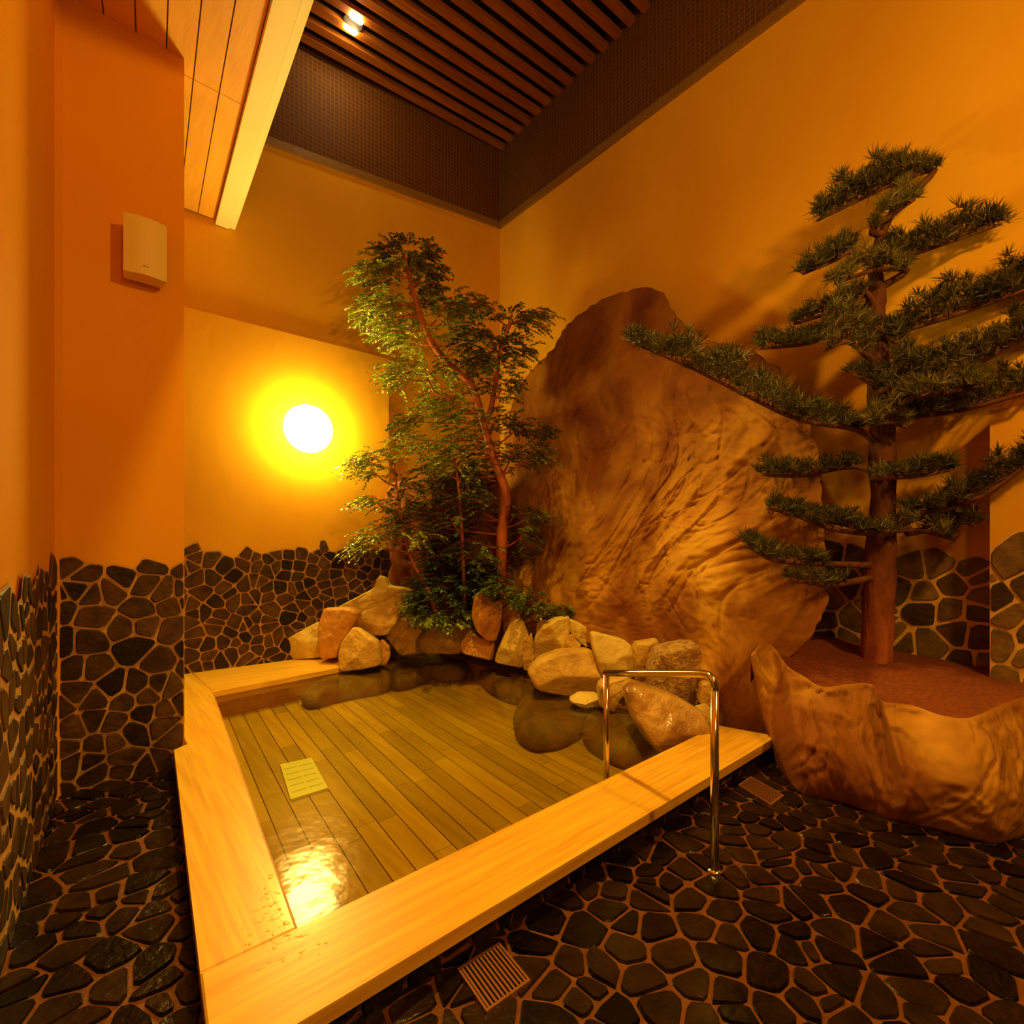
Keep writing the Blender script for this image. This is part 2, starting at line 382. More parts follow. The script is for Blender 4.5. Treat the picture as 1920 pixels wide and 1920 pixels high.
tag(mb.build('trim_5', [M['bandy'], M['trimrow']]), 'brown mosaic tile band above the mountain wall', 'tile band', kind='structure')

# slatted ceiling
mb = MB()
pts = [(.2, 6.0), (5.0, 6.0), (5.0, -1.4), (.2, -1.4)]
mb.prism([(x, y, zceil(x, y) + .16) for x, y in pts], [(x, y, zceil(x, y) + .26) for x, y in pts], 1)
y = YB - .09
while y > -.6:
    c = [(.3, y - .045), (XR - .02, y - .045), (XR - .02, y + .045), (.3, y + .045)]
    mb.prism([(a, b, zceil(a, b)) for a, b in c], [(a, b, zceil(a, b) + .055) for a, b in c], 0)
    y -= .19
tag(mb.build('ceiling', [M['slat'], M['dark']]), 'dark slatted wooden ceiling high above the bath', 'ceiling', kind='structure')

# lower boarded soffit, its cream fascia beam and the fascia wall above it
SP, SN = Vector((0, PY, 4.5)), Vector((0, -.12, 1))
def zs(y): return 4.5 + .12 * (y - PY)
def bx(y): return .83 + .093 * (y - 3.2)              # left edge of the beam
mb = MB(); k = 0
ye = yb(.8) - .02
x0 = -1.3
rng = random.Random(3)
while x0 < .14:
    for ya, yc in ((-.8, 3.93), (3.936, ye)):
        q = []
        for yy, s in ((ya, 0), (ya, 1), (yc, 1), (yc, 0)):
            xx = bx(yy) - (.152 * ((.14 - x0) / .152)) + (.144 if s else 0) - .078
            q.append((xx, yy, zs(yy)))
        mb.prism(q, [(a, b, c + .02) for a, b, c in q], 0)
    x0 += .152
q = [(-1.4, -.8), (bx(-.8), -.8), (bx(ye), ye), (-1.4, ye)]
mb.prism([(a, b, zs(b) + .012) for a, b in q], [(a, b, zs(b) + .2) for a, b in q], 1)
tag(mb.build('ceiling_lower', [M['soffit'], M['gap']]), 'orange boarded soffit beside the cream beam', 'soffit', kind='structure')
mb = MB()
for o0, o1, dz in ((0, .125, -.05), (.13, .18, -.035)):
    q = [(bx(-.8) + o0, -.8), (bx(-.8) + o1, -.8), (bx(ye) + o1, ye), (bx(ye) + o0, ye)]
    mb.prism([(a, b, zs(b) + dz) for a, b in q], [(a, b, zs(b) + .28) for a, b in q], 0)
q = [(bx(-.8) + .02, -.8), (bx(-.8) + .17, -.8), (bx(ye) + .17, ye), (bx(ye) + .02, ye)]
mb.prism([(a, b, zs(b) - .025) for a, b in q], [(a, b, zs(b) + .2) for a, b in q], 1)
tag(mb.build('trim_6', [M['cream'], M['badge']]), 'cream painted beam edging the boarded soffit', 'beam', kind='structure')

# ------------------------------------------------------------------ bath tub
ZR, ZW, ZB = .15, .10, -.10
def lo_(y): return .275 + .09 * (y - 1.715)          # outer left edge
def li_(y): return .542 + .106 * (y - 1.70)          # inner left edge
tub = empty('soaking_tub', (2.0, 3.4, 0))
tag(tub, 'large sunken bath with pale wooden rim and boarded floor', 'bathtub')
def board(name, xy, m, seam=.0):
    mb = MB(); c = (sum(p[0] for p in xy) / len(xy), sum(p[1] for p in xy) / len(xy))
    ch = .006
    ins = [(x + (c[0] - x) / max(.01, math.dist((x, y), c)) * ch, y + (c[1] - y) / max(.01, math.dist((x, y), c)) * ch) for x, y in xy]
    mb.slab(xy, ZR - .05, ZR - ch, 0)
    mb.prism([(x, y, ZR - ch) for x, y in xy], [(x, y, ZR) for x, y in ins], 0)
    return mb.build(name, m, tub)
board('rim_board', [(lo_(1.365), 1.365), (3.50, 1.365), (3.40, 1.72), (li_(1.70), 1.708), (lo_(1.715), 1.711)], M['rimx'])
board('rim_board', [(lo_(1.715), 1.716), (li_(1.70), 1.712), (li_(4.97), 4.97), (li_(4.97) - .02, 5.845), (.60, 5.85), (PX + .012, PY + .02), (PX + .012, PY - .03), (lo_(3.70), 3.70)], M['rimy'])
board('rim_board', [(li_(4.97) + .003, 4.972), (2.3, 5.14), (2.3, 5.8), (li_(4.97) - .015, 5.84)], M['rimx'])
# basin sides
mb = MB()
ring = [(li_(1.74) + .004, 1.725), (3.5, 1.735), (3.6, 5.5), (li_(5.0), 5.02 - .03)]
cc = [(li_(1.74) + .02, 1.74), (3.38, 1.745), (3.42, 5.3), (2.3, 5.155), (li_(5.0) + .02, 4.985)]
outc = [(li_(1.74) - .03, 1.69), (3.44, 1.69), (3.5, 5.4), (2.28, 5.21), (li_(5.0) - .03, 5.04)]
n = len(cc)
for i in range(n):
    j = (i + 1) % n
    a, b, d, e = cc[i], cc[j], outc[j], outc[i]
    mb.slab([a, b, d, e], ZB - .03, ZW - .03 if i in (1, 2) else ZR - .052, 0)
mb.build('basin_side', M['tubside'], tub)
# floor boards
mb = MB(); rng = random.Random(8); x = .45
while x < 3.6:
    y = 1.65 - rng.uniform(0, .8)
    while y < 5.4:
        L = rng.uniform(.7, 1.5); xa = x + .10 * (y - 1.7); xb = x + .10 * (y + L - 1.7)
        mb.prism([(xa, y, ZB - .02), (xa + .115, y, ZB - .02), (xb + .115, y + L - .002, ZB - .02), (xb, y + L - .002, ZB - .02)],
                 [(xa + .0015, y, ZB), (xa + .1135, y, ZB), (xb + .1135, y + L - .003, ZB), (xb + .0015, y + L - .003, ZB)], 0)
        y += L
    x += .118
mb.poly([(.3, 1.5, ZB - .015), (3.9, 1.5, ZB - .015), (3.9, 5.6, ZB - .015), (.3, 5.6, ZB - .015)], 1)
mb.build('tub_floor', [M['plank'], M['gap']], tub)
# stone skirt under the front rim and left rim
mb = MB()
cl = cells(3.3, .097, .12, 31, keep=lambda u, v: 0 < v < .14, rect=(0, 0, 3.3, .097), jit=.35, drop=.1)
mb.box((lo_(1.4) + .06, 1.415, -.02), (3.5, 1.66, ZR - .052), 0)
lay(mb, cl, lambda u, v, n: (u + .3, 1.414 - n, v), 14, .008, .03)
mb.slab([(lo_(1.45) + .05, 1.45), (li_(1.45) - .03, 1.45), (li_(3.9) - .03, 3.9), (lo_(3.9) + .12, 3.9)], -.02, ZR - .052, 0)
sk = mb.build('skirt', [M['mortarfloor'], M['stonefloor']], tub)
tag(sk, 'dark stone facing under the wooden rim')

mb = MB()
gx = [(li_(1.74) + .021, 1.742), (3.375, 1.747), (3.415, 5.29), (2.3, 5.15), (li_(5.0) + .021, 4.98)]
mb.poly([(x, y, ZW) for x, y in gx], 0)
tag(mb.build('bath_water', M['water']), 'clear greenish yellow bath water reflecting the lamp', 'water', kind='stuff')

# splashed water on the rim corner where the lamp is mirrored
rs = random.Random(4); mb = MB()
for _ in range(150):
    px, py = rs.gauss(530, 34), rs.gauss(1722, 38)
    p = at_z(px, py, ZR)
    if p.y > 1.69 and p.x > li_(p.y) - .012: continue
    if p.y < 1.38 or p.x < lo_(p.y) + .01: continue
    r = rs.uniform(.002, .008); k = 10; a0 = rs.uniform(0, 6); e = rs.uniform(.5, 1.4); vs = []
    for q, (s_, h) in enumerate(((1, .0003), (.75, .0016), (.3, .0024))):
        for j in range(k):
            a = 2 * math.pi * j / k; w = 1 + .3 * math.sin(2 * a + a0) + .2 * math.sin(3 * a - a0)
            vs.append((p.x + math.cos(a) * r * s_ * w * e, p.y + math.sin(a) * r * s_ * w, ZR + h))
    mb.add(vs, [[q * k + j, q * k + (j + 1) % k, (q + 1) * k + (j + 1) % k, (q + 1) * k + j] for q in range(2) for j in range(k)] + [list(range(2 * k, 3 * k))])
tag(mb.build('water_splash', M['drops'], smooth=True), 'splashed water drops on the near left rim corner', 'water', kind='stuff')

# pale drain cover under water
dc = empty('drain_cover', at_z(570, 1463, ZB)); tag(dc, 'pale square drain cover on the bath floor under water', 'drain cover')
c = [at_z(px, py, ZB) for px, py in ((525, 1437), (584, 1424), (615, 1481), (545, 1503))]
mb = MB(); mb.prism([(p.x, p.y, ZB + .001) for p in c], [(p.x, p.y, ZB + .014) for p in c])
mb.build('plate', M['drainw'], dc)
SLOT = mat('drain_slot', (.62, .66, .42), rough=.6)
for k in range(1, 6):
    t = k / 6
    a = c[0].lerp(c[3], t); b = c[1].lerp(c[2], t)
    for s0, s1 in ((.08, .47), (.53, .92)):
        p, q = a.lerp(b, s0), a.lerp(b, s1); w = (c[3] - c[0]) * .03; mb = MB()
        mb.poly([(p.x, p.y, ZB + .0145), (q.x, q.y, ZB + .0145), (q.x + w.x, q.y + w.y, ZB + .0145), (p.x + w.x, p.y + w.y, ZB + .0145)])
        mb.build('slot', SLOT, dc)

# ------------------------------------------------------------------ sculpted rock mountain
def warp(p, s=1.0, seed=0):
    q = Vector((p.x * s + seed, p.y * s, p.z * s))
    w = .55 * Vector((noise.noise(q * .9), noise.noise(q * .9 + Vector((7, 0, 0))), noise.noise(q * .9 + Vector((0, 9, 0)))))
    q2 = q + w * .9
    rid = 1 - abs(noise.noise(Vector((q2.x * 2.2, q2.y * 2.2, q2.z * 1.1))))
    rid2 = 1 - abs(noise.noise(Vector((q2.x * 5, q2.y * 5, q2.z * 2.6)) + Vector((3, 3, 3))))
    q3 = q2 + Vector((0, 0, .4 * q2.y)); rid3 = 1 - abs(noise.noise(Vector((q3.x * 11, q3.y * 11, q3.z * 5)) + Vector((5, 1, 2))))
    fine = noise.fractal(q2 * 14, 1, 2, 3)
    cr = 0
    for k, (fx, fz, wd, am) in enumerate(((1.5, .6, .030, .10), (3.2, 1.1, .045, .06), (2.2, 2.2, .028, .06))):
        t = noise.noise(Vector((q2.x * fx + q2.y * fx + k * 9, (q2.y - q2.x) * fx * .6, q2.z * fz + k * 4 + .5 * q2.y)))
        cr += am * math.exp(-(t / wd) ** 2)
    return rid * .55 + rid2 * .22 + rid3 * .09 + fine * .05 - cr
OUT = [(1215, 538), (1245, 550), (1262, 585), (1290, 618), (1332, 640), (1400, 652), (1460, 690), (1510, 760), (1535, 850), (1542, 950), (1550, 1050), (1552, 1130), (1524, 1192),
       (1480, 1235), (1440, 1262), (1440, 1330), (1440, 1400), (1400, 1400), (1340, 1385), (1310, 1310), (1250, 1235), (1150, 1215), (1050, 1195), (960, 1185), (925, 1150), (925, 1000),
       (938, 880), (955, 780), (975, 720), (1002, 688), (1040, 650), (1062, 610), (1078, 596), (1110, 572), (1145, 553), (1190, 541)]
def sculpt(name, out, cpx, plane, bulge, amp, mats, wall, seed, n=460, rings=140, dents=(), zmin=.02, edge=.0):
    p0, nn = plane; o = resample(out, n); mb = MB(); vs = []
    for k in range(rings + 1):
        r = (k / rings) ** .9
        for i in range(n):
            px = cpx[0] + (o[i][0] - cpx[0]) * r; py = cpx[1] + (o[i][1] - cpx[1]) * r
            if k == rings:
                px += 5 * noise.noise(Vector((i * .35, seed, 0))); py += 5 * noise.noise(Vector((i * .35, seed, 4)))
            p = at_pl(px, py, p0, nn)
            f = max(0, 1 - r ** 5)
            dsp = bulge * (1 - r * r) + amp * (warp(p, 1, seed) - .45) * (.25 + .75 * f)
            for (dx, dy, rx, ry, a) in dents:
                dsp += a * math.exp(-(((px - dx) / rx) ** 2 + ((py - dy) / ry) ** 2))
            q = p - (p - CAM).normalized() * dsp * .9
            vs.append((q.x, q.y, max(q.z, zmin)))
    fs = [[k * n + i, k * n + (i + 1) % n, (k + 1) * n + (i + 1) % n, (k + 1) * n + i] for k in range(rings) for i in range(n)]
    base = (rings + 1) * n
    last = vs[-n:]
    cen = Vector((sum(v[0] for v in last) / n, sum(v[1] for v in last) / n, sum(v[2] for v in last) / n))
    for v in last: vs.append(wall(Vector(v), cen))
    fs += [[rings * n + i, rings * n + (i + 1) % n, base + (i + 1) % n, base + i] for i in range(n)]
    mb.add(vs, fs, 0)
    return mb.build(name, mats, smooth=True)
def to_wall(v, c):
    k = max(0, XR - .01 - v.x) / FW.x if v.z > .9 else .45
    w = v + FW * k
    return (min(w.x, XR - .01), min(w.y, YB - .1), w.z if v.z > .9 else max(v.z - .05, 0))
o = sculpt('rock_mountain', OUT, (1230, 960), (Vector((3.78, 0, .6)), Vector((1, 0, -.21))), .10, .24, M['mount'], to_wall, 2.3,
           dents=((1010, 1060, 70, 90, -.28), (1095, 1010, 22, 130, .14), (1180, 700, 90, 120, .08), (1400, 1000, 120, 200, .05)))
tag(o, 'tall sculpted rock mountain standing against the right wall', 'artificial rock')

OUT2 = [(722, 928), (735, 905), (762, 898), (790, 890), (850, 880), (935, 885), (960, 1000), (960, 1150), (850, 1170), (780, 1160), (742, 1140), (722, 1105), (734, 1060), (722, 1000)]
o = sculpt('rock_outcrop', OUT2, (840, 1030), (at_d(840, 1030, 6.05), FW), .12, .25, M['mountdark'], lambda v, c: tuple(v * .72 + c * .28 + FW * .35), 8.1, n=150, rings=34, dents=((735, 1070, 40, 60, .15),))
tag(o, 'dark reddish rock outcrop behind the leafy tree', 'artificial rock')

# gravel bed between the boulders and the mountain
fr = [(2.4, 5.42), (2.8, 5.55), (3.3, 5.5), (3.58, 4.75), (3.64, 4.15), (3.66, 3.55), (3.6, 2.7), (3.62, 2.2), (3.6, 1.8)]
bk = [(2.3, 5.83), (3.0, 5.8), (4.7, 5.76), (4.74, 4.8), (4.74, 4.0), (4.74, 3.3), (4.6, 2.4), (4.3, 1.9), (3.9, 1.72)]
A, B = spline(fr, 6), spline(bk, 6); mb = MB(); vs = []; nr = 14
for a, b in zip(A, B):
    for k in range(nr):
        t = k / (nr - 1); z = -.1 if k == 0 else (.03 + .5 * min(1, t * 2.2) ** .9)
        if k == 1: t = .02; z = .02
        x = a[0] + (b[0] - a[0]) * t; y = a[1] + (b[1] - a[1]) * t
        vs.append((x, y, z + .03 * noise.noise(Vector((x * 4, y * 4, 0)))))
fs = [[i * nr + k, i * nr + k + 1, (i + 1) * nr + k + 1, (i + 1) * nr + k] for i in range(len(A) - 1) for k in range(nr - 1)]
mb.add(vs, fs)
tag(mb.build('gravel_bed', M['gravel'], smooth=True), 'brown gravel bed behind the boulders at the mountain foot', 'gravel', kind='stuff')

# ------------------------------------------------------------------ boulders
def boulder(poly, d, thick, seed, m, label, name='boulder', group='boulders edging the pool', n=72, rings=16, nf=5, rough=.012, zmin=None):
    rng = random.Random(seed); o = resample(chaikin(poly, 1, .11), n)
    cx = sum(p[0] for p in o) / n; cy = sum(p[1] for p in o) / n
    o = [(cx + (p[0] - cx) * 1.085, cy + (p[1] - cy) * 1.07) for p in o]
    w = max(p[0] for p in o) - min(p[0] for p in o); h = max(p[1] for p in o) - min(p[1] for p in o)
    fac = [(rng.uniform(.62, 1.0), rng.uniform(-1, 1), rng.uniform(-1.1, .7)) for _ in range(nf)]
    vs = []
    for side in (1, -1):
        for k in range(rings + 1 if side == 1 else rings):
            r = (k / rings) if side == 1 else 1 - (k + 1) / rings
            if side == -1 and r == 0: r = .02
            if side == 1 and k == 0: r = .02
            for px, py in o:
                x = cx + (px - cx) * r; y = cy + (py - cy) * r; u = (x - cx) / (w / 2); v = (y - cy) / (h / 2)
                f = (1 - r ** 7) ** .5 if r < 1 else 0
                if side == 1: hh = min(f, min(a - .55 * (b * u + c * v) for a, b, c in fac) * .9 + .05)
                else: hh = -f
                p = at_d(x, y, d)
                e = rough * (noise.fractal(p * 9 + Vector((seed, 0, 0)), 1, 2, 4)) * (1 if r < .97 else .3)
                p = p - FW * (max(hh, -1) * thick * .5 + e) + RT * e * .5
                if zmin is not None: p.z = max(p.z, zmin)
                vs.append(p)
    tot = 2 * rings + 1
    fs = [[k * n + i, k * n + (i + 1) % n, (k + 1) * n + (i + 1) % n, (k + 1) * n + i] for k in range(tot - 1) for i in range(n)]
    fs += [list(range(n))[::-1], list(range((tot - 1) * n, tot * n))]
    mb = MB(); mb.add(vs, fs); ob = mb.build(name, m, smooth=True)
    tag(ob, label, 'boulder', group); return ob
def dw(y, z=.09): return (H - z) * F / (y - HY)
BO = [
 ([(527, 1214), (531, 1203), (600, 1165), (606, 1197), (606, 1231), (534, 1236)], 5.62, .25, 'rockpale', 'pale low wedge stone against the back wall wainscot, leftmost of all'),
 ([(610, 1142), (658, 1140), (675, 1151), (664, 1174), (644, 1208), (638, 1228), (608, 1232), (603, 1170)], 5.5, .4, 'rockred', 'square-topped orange block standing at the end of the back rim'),
 ([(634, 1140), (704, 1103), (711, 1081), (725, 1085), (731, 1099), (762, 1103), (777, 1112), (775, 1142), (750, 1142), (717, 1140), (677, 1155), (650, 1158)], 5.85, .3, 'rockpale', 'pale sloping ridge stone with a raised horn, behind the left boulders'),
 ([(675, 1151), (719, 1134), (750, 1139), (746, 1163), (728, 1188), (700, 1190), (660, 1176)], 5.6, .35, 'rock', 'tan flat-faced stone resting above the pointed front stone'),
 ([(643, 1205), (665, 1176), (706, 1203), (709, 1213), (713, 1246), (644, 1256), (637, 1226)], 5.28, .34, 'rock', 'tan pointed stone at the waterline where the back rim ends'),
 ([(709, 1206), (717, 1200), (729, 1212), (731, 1230), (724, 1246), (714, 1245)], 5.45, .14, 'rockred', 'small upright orange stone wedged beside the dark hole'),
 ([(747, 1143), (760, 1137), (772, 1144), (796, 1172), (781, 1203), (783, 1221), (754, 1226), (725, 1190)], 5.75, .4, 'rock', 'tilted tan slab with a bright left edge, right of the dark hole'),
 ([(782, 1202), (796, 1180), (825, 1174), (871, 1171), (879, 1178), (871, 1205), (862, 1224), (792, 1222)], 5.85, .4, 'rock', 'wide low loaf-shaped stone at the waterline below the green shrub'),
 ([(890, 1118), (906, 1112), (942, 1130), (938, 1170), (930, 1199), (914, 1199), (895, 1182), (886, 1155)], 5.35, .32, 'rockred', 'tall orange upright stone in front of the tree trunk'),
 ([(866, 1205), (881, 1180), (900, 1195), (927, 1203), (924, 1236), (868, 1222)], 5.45, .3, 'rockred', 'low orange stone at the waterline under the tall upright one'),
 ([(941, 1142), (952, 1132), (972, 1145), (977, 1165), (960, 1172), (946, 1190)], 5.5, .2, 'rockred', 'small brownish stone peeking out behind the tapered yellow one'),
 ([(958, 1163), (978, 1163), (990, 1190), (986, 1210), (981, 1249), (930, 1240), (932, 1226)], 5.2, .32, 'rockpale', 'yellow tapered stone standing upright at the waterline'),
 ([(988, 1199), (997, 1187), (1003, 1226), (997, 1255), (983, 1255), (980, 1234)], 5.05, .14, 'rock', 'slim upright sliver stone between the tapered and the round pale stones'),
 ([(1003, 1198), (1018, 1174), (1037, 1160), (1065, 1156), (1069, 1184), (1052, 1217), (1006, 1238)], 5.0, .38, 'rockpale', 'round-shouldered pale yellow stone behind the big speckled one'),
 ([(1069, 1160), (1112, 1182), (1109, 1215), (1089, 1206), (1069, 1184)], 4.95, .28, 'rockpale', 'pale stone slanting down right of the round-shouldered one'),
 ([(1070, 1188), (1089, 1209), (1081, 1221), (1050, 1219)], 4.85, .18, 'rock', 'small triangular filler stone on top of the big speckled one'),
 ([(993, 1259), (1010, 1238), (1048, 1222), (1108, 1220), (1124, 1257), (1122, 1289), (1100, 1301), (1064, 1301), (1008, 1286)], 4.5, .55, 'rock', 'big speckled tan boulder at the middle of the waterline'),
 ([(1109, 1185), (1168, 1200), (1192, 1222), (1197, 1255), (1152, 1282), (1128, 1270), (1112, 1215)], 4.45, .35, 'rockpale', 'large pale yellow slab behind the left end of the handrail'),
 ([(1188, 1206), (1232, 1198), (1224, 1230), (1222, 1292), (1194, 1286)], 4.3, .3, 'rock', 'tan straight-sided stone behind the middle of the handrail bar'),
 ([(1233, 1215), (1298, 1202), (1323, 1246), (1316, 1330), (1294, 1330), (1222, 1296), (1220, 1252)], 4.0, .45, 'rockporous', 'rough pitted boulder behind the handrail, leaning on the mountain'),
 ([(1172, 1292), (1188, 1281), (1267, 1308), (1310, 1333), (1319, 1362), (1283, 1391), (1233, 1396), (1215, 1390), (1186, 1342)], 3.5, .5, 'rockwet', 'large wet boulder with dark face between the handrail posts'),
 ([(1314, 1281), (1329, 1277), (1332, 1323), (1313, 1320)], 3.75, .16, 'rock', 'slim upright stone just behind the outer handrail post'),
 ([(1308, 1329), (1330, 1323), (1334, 1366), (1316, 1368)], 3.62, .2, 'rockpale', 'small pale stone on the front rim beside the outer handrail post'),
 ([(1068, 1312), (1085, 1301), (1122, 1303), (1126, 1324), (1089, 1323)], 4.12, .25, 'rockpale', 'small flat pale stone awash below the big speckled boulder'),
 ([(1123, 1278), (1172, 1270), (1183, 1284), (1156, 1310), (1150, 1330), (1123, 1322)], 4.05, .28, 'rock', 'angular tan stone behind the inner handrail post'),
]
for i, (pl, d, t, m, lb) in enumerate(BO): boulder(pl, d, t, 40 + i, M[m], lb)
# boulders under the water surface
SUB = [
 ([(560, 1312), (600, 1290), (640, 1262), (720, 1250), (745, 1268), (735, 1292), (640, 1308), (580, 1326)], 0, 0, 'submerged brown stone under water below the back rim end'),
 ([(728, 1262), (745, 1238), (790, 1228), (815, 1240), (812, 1268), (775, 1286), (735, 1292)], 0, 0, 'submerged brown stone under water below the tilted slab'),
 ([(800, 1238), (865, 1228), (890, 1240), (885, 1268), (860, 1274), (808, 1272)], 0, 0, 'submerged brown stone under water below the loaf-shaped stone'),
 ([(885, 1242), (930, 1242), (990, 1262), (1010, 1290), (985, 1318), (950, 1312), (905, 1288)], 0, 0, 'submerged brown stone under water below the tapered yellow stone'),
 ([(960, 1345), (975, 1318), (1010, 1297), (1070, 1305), (1105, 1330), (1098, 1372), (1050, 1398), (1000, 1404), (968, 1385)], 0, 0, 'large dark round submerged stone under water in front of the speckled boulder'),
 ([(1098, 1328), (1140, 1322), (1190, 1350), (1225, 1395), (1245, 1412), (1200, 1440), (1150, 1428), (1088, 1390)], 0, 0, 'submerged dark stone under water by the inner handrail post'),
]
def sunk(poly, ztop, seed, label, n=64, rings=14):
    o = resample(chaikin(poly, 2, .2), n); zm = -.055; P = [at_z(px, py, zm) for px, py in o]
    c = sum(P, Vector()) / n; vs = []
    for zz, r in [(ZB + .003, .9), (ZB + .003, .97)] + [(None, 1 - k / rings) for k in range(rings)]:
        for p in P:
            r2 = max(r, .02); x = c.x + (p.x - c.x) * r2; y = c.y + (p.y - c.y) * r2
            z = zz if zz is not None else zm + (ztop - zm) * min(1, 1.25 * (1 - r2 ** 3) ** .6) + .05 * (noise.noise(Vector((x * 6, y * 6, seed))) - .3) * (1 - r2)
            vs.append((x, y, min(z, ZW - .004)))
    m = rings + 2
    fs = [[k * n + i, k * n + (i + 1) % n, (k + 1) * n + (i + 1) % n, (k + 1) * n + i] for k in range(m - 1) for i in range(n)]
    fs += [list(range(n))[::-1], list(range((m - 1) * n, m * n))]
    mb = MB(); mb.add(vs, fs); tag(mb.build('boulder', M['rocksub'], smooth=True), label, 'boulder', 'submerged stones')
for i, (pl, d, t, lb) in enumerate(SUB): sunk(pl, .08, 90 + i, lb)

# ------------------------------------------------------------------ planter of sculpted rock with soil
COLS = [((1440, 1390), (1408, 1232), .66), ((1452, 1425), (1428, 1211), .70), ((1475, 1462), (1450, 1218), .68), ((1500, 1488), (1475, 1252), .62), ((1535, 1497), (1505, 1272), .58),
        ((1570, 1505), (1540, 1292), .55), ((1620, 1520), (1590, 1287), .56), ((1660, 1535), (1632, 1288), .56), ((1690, 1542), (1652, 1318), .54), ((1740, 1552), (1705, 1326), .53),
        ((1790, 1566), (1760, 1345), .51), ((1830, 1576), (1812, 1350), .50), ((1865, 1583), (1870, 1326), .53), ((1915, 1570), (1920, 1310), .54), ((1990, 1562), (2000, 1300), .54), ((2120, 1562), (2110, 1300), .54)]
rows = []
for b, t, z in COLS:
    p = at_z(*b, 0.0); q = at_z(*t, z); rows.append((p.x, p.y, p.z, q.x, q.y, q.z))
rows = spline(rows, 18); mb = MB(); vs = []; NT = 64
LIP = []
for r in rows:
    p, q = Vector(r[:3]), Vector(r[3:]); inn = Vector((.75, .35, 0)).normalized()
    LIP.append(q.copy())
    for k in range(NT):
        t = k / (NT - 1)
        if t < .7:
            s = t / .7; v = p.lerp(q - inn * .07 + Vector((0, 0, -.02)), s); v -= inn * .13 * math.sin(math.pi * s) ** .8
            amp = .13 * min(1, s * 4 + .25)
        elif t < .85:
            s = (t - .7) / .15; v = (q - inn * .07 + Vector((0, 0, -.02))).lerp(q, s) + Vector((0, 0, .03 * math.sin(math.pi * s))); amp = .16 * (1 - s) + .02 * s
        else:
            s = (t - .85) / .15; v = q + inn * .10 * s + Vector((0, 0, -.2 * s)); amp = .015
        w = warp(Vector((v.z * 1.3 + v.x, v.y * 1.0 - v.x, v.y * 1.2 + v.z * .8)), 1.2, 5.5) - .5
        v = v - inn * amp * w + Vector((0, 0, .35 * amp * w if k > 2 else 0))
        vs.append((v.x, v.y, max(v.z, 0)))
mb.add(vs, [[i * NT + k, i * NT + k + 1, (i + 1) * NT + k + 1, (i + 1) * NT + k] for i in range(len(rows) - 1) for k in range(NT - 1)])
tag(mb.build('rock_planter', M['planter'], smooth=True), 'sculpted rock planter wall curving round the red soil', 'planter')
mb = MB(); vs = []; NS = 16
for i, q in enumerate(LIP):
    tt = i / (len(LIP) - 1); yw = 1.95 + (-.3 - 1.95) * tt
    wv = Vector((XR - .03, yw, .70 - .22 * tt))
    for k in range(NS):
        t = k / (NS - 1); v = (q + Vector((-.01, 0, -.05))).lerp(wv, t)
        v.z += .02 * noise.noise(v * 5) + .05 * math.sin(math.pi * t)
        vs.append(tuple(v))
mb.add(vs, [[i * NS + k, i * NS + k + 1, (i + 1) * NS + k + 1, (i + 1) * NS + k] for i in range(len(LIP) - 1) for k in range(NS - 1)])
tag(mb.build('soil', M['soil'], smooth=True), 'reddish brown soil filling the rock planter', 'soil', kind='stuff')

# ------------------------------------------------------------------ pine
rng = random.Random(77)
DP = 3.51
base = at_d(1648, 1240, DP)
pine = empty('pine_tree', base); tag(pine, 'tall shaped pine with layered needle pads in the soil planter', 'tree')
def off_wall(p):
    lim = 4.30 if (p.y < .55 and p.z < 2.45) else 4.62
    return CAM + (p - CAM) * min(1, lim / p.x)
def px_tube(pts, d0, k=5, n=12, wob=.0, seed=0, dd=None):
    sp = spline(pts, k); mbt = MB(); P3 = []; rr = []
    for s in sp:
        d = d0 if dd is None else s[3]
        P3.append(off_wall(at_d(s[0], s[1], d))); rr.append(max(.003, s[2] * d / F))
    mbt.tube(P3, rr, n, 0, True, wob, seed); return mbt, P3
TR = [(1642, 1262, 30), (1643, 1225, 25.5), (1648, 1100, 25), (1655, 950, 20.5), (1655, 830, 21), (1647, 700, 19), (1640, 600, 17), (1644, 540, 14), (1638, 480, 8), (1662, 420, 7), (1692, 360, 5), (1712, 325, 3)]
m_, P3 = px_tube(TR, DP, 6, 18, .22, 3)
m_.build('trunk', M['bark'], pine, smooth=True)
def needles(mb, p, up, L, n, rng, wid=.0042, mi=0):
    up = up.normalized(); a = up.orthogonal().normalized(); b = up.cross(a)
    for _ in range(n):
        th = rng.uniform(0, 2 * math.pi); ph = rng.uniform(.15, 1.25)
        dv = (up * math.cos(ph) + (a * math.cos(th) + b * math.sin(th)) * math.sin(ph)).normalized()
        l = L * rng.uniform(.7, 1.15); s = dv.cross(Vector((rng.uniform(-1, 1), rng.uniform(-1, 1), rng.uniform(-1, 1)))).normalized() * wid * .5
        mid = p + dv * l * .55; tip = p + dv * l + Vector((0, 0, -.004))
        mb.add([p - s * .6, p + s * .6, mid + s, mid - s, tip], [[0, 1, 2, 3], [3, 2, 4]], mi)
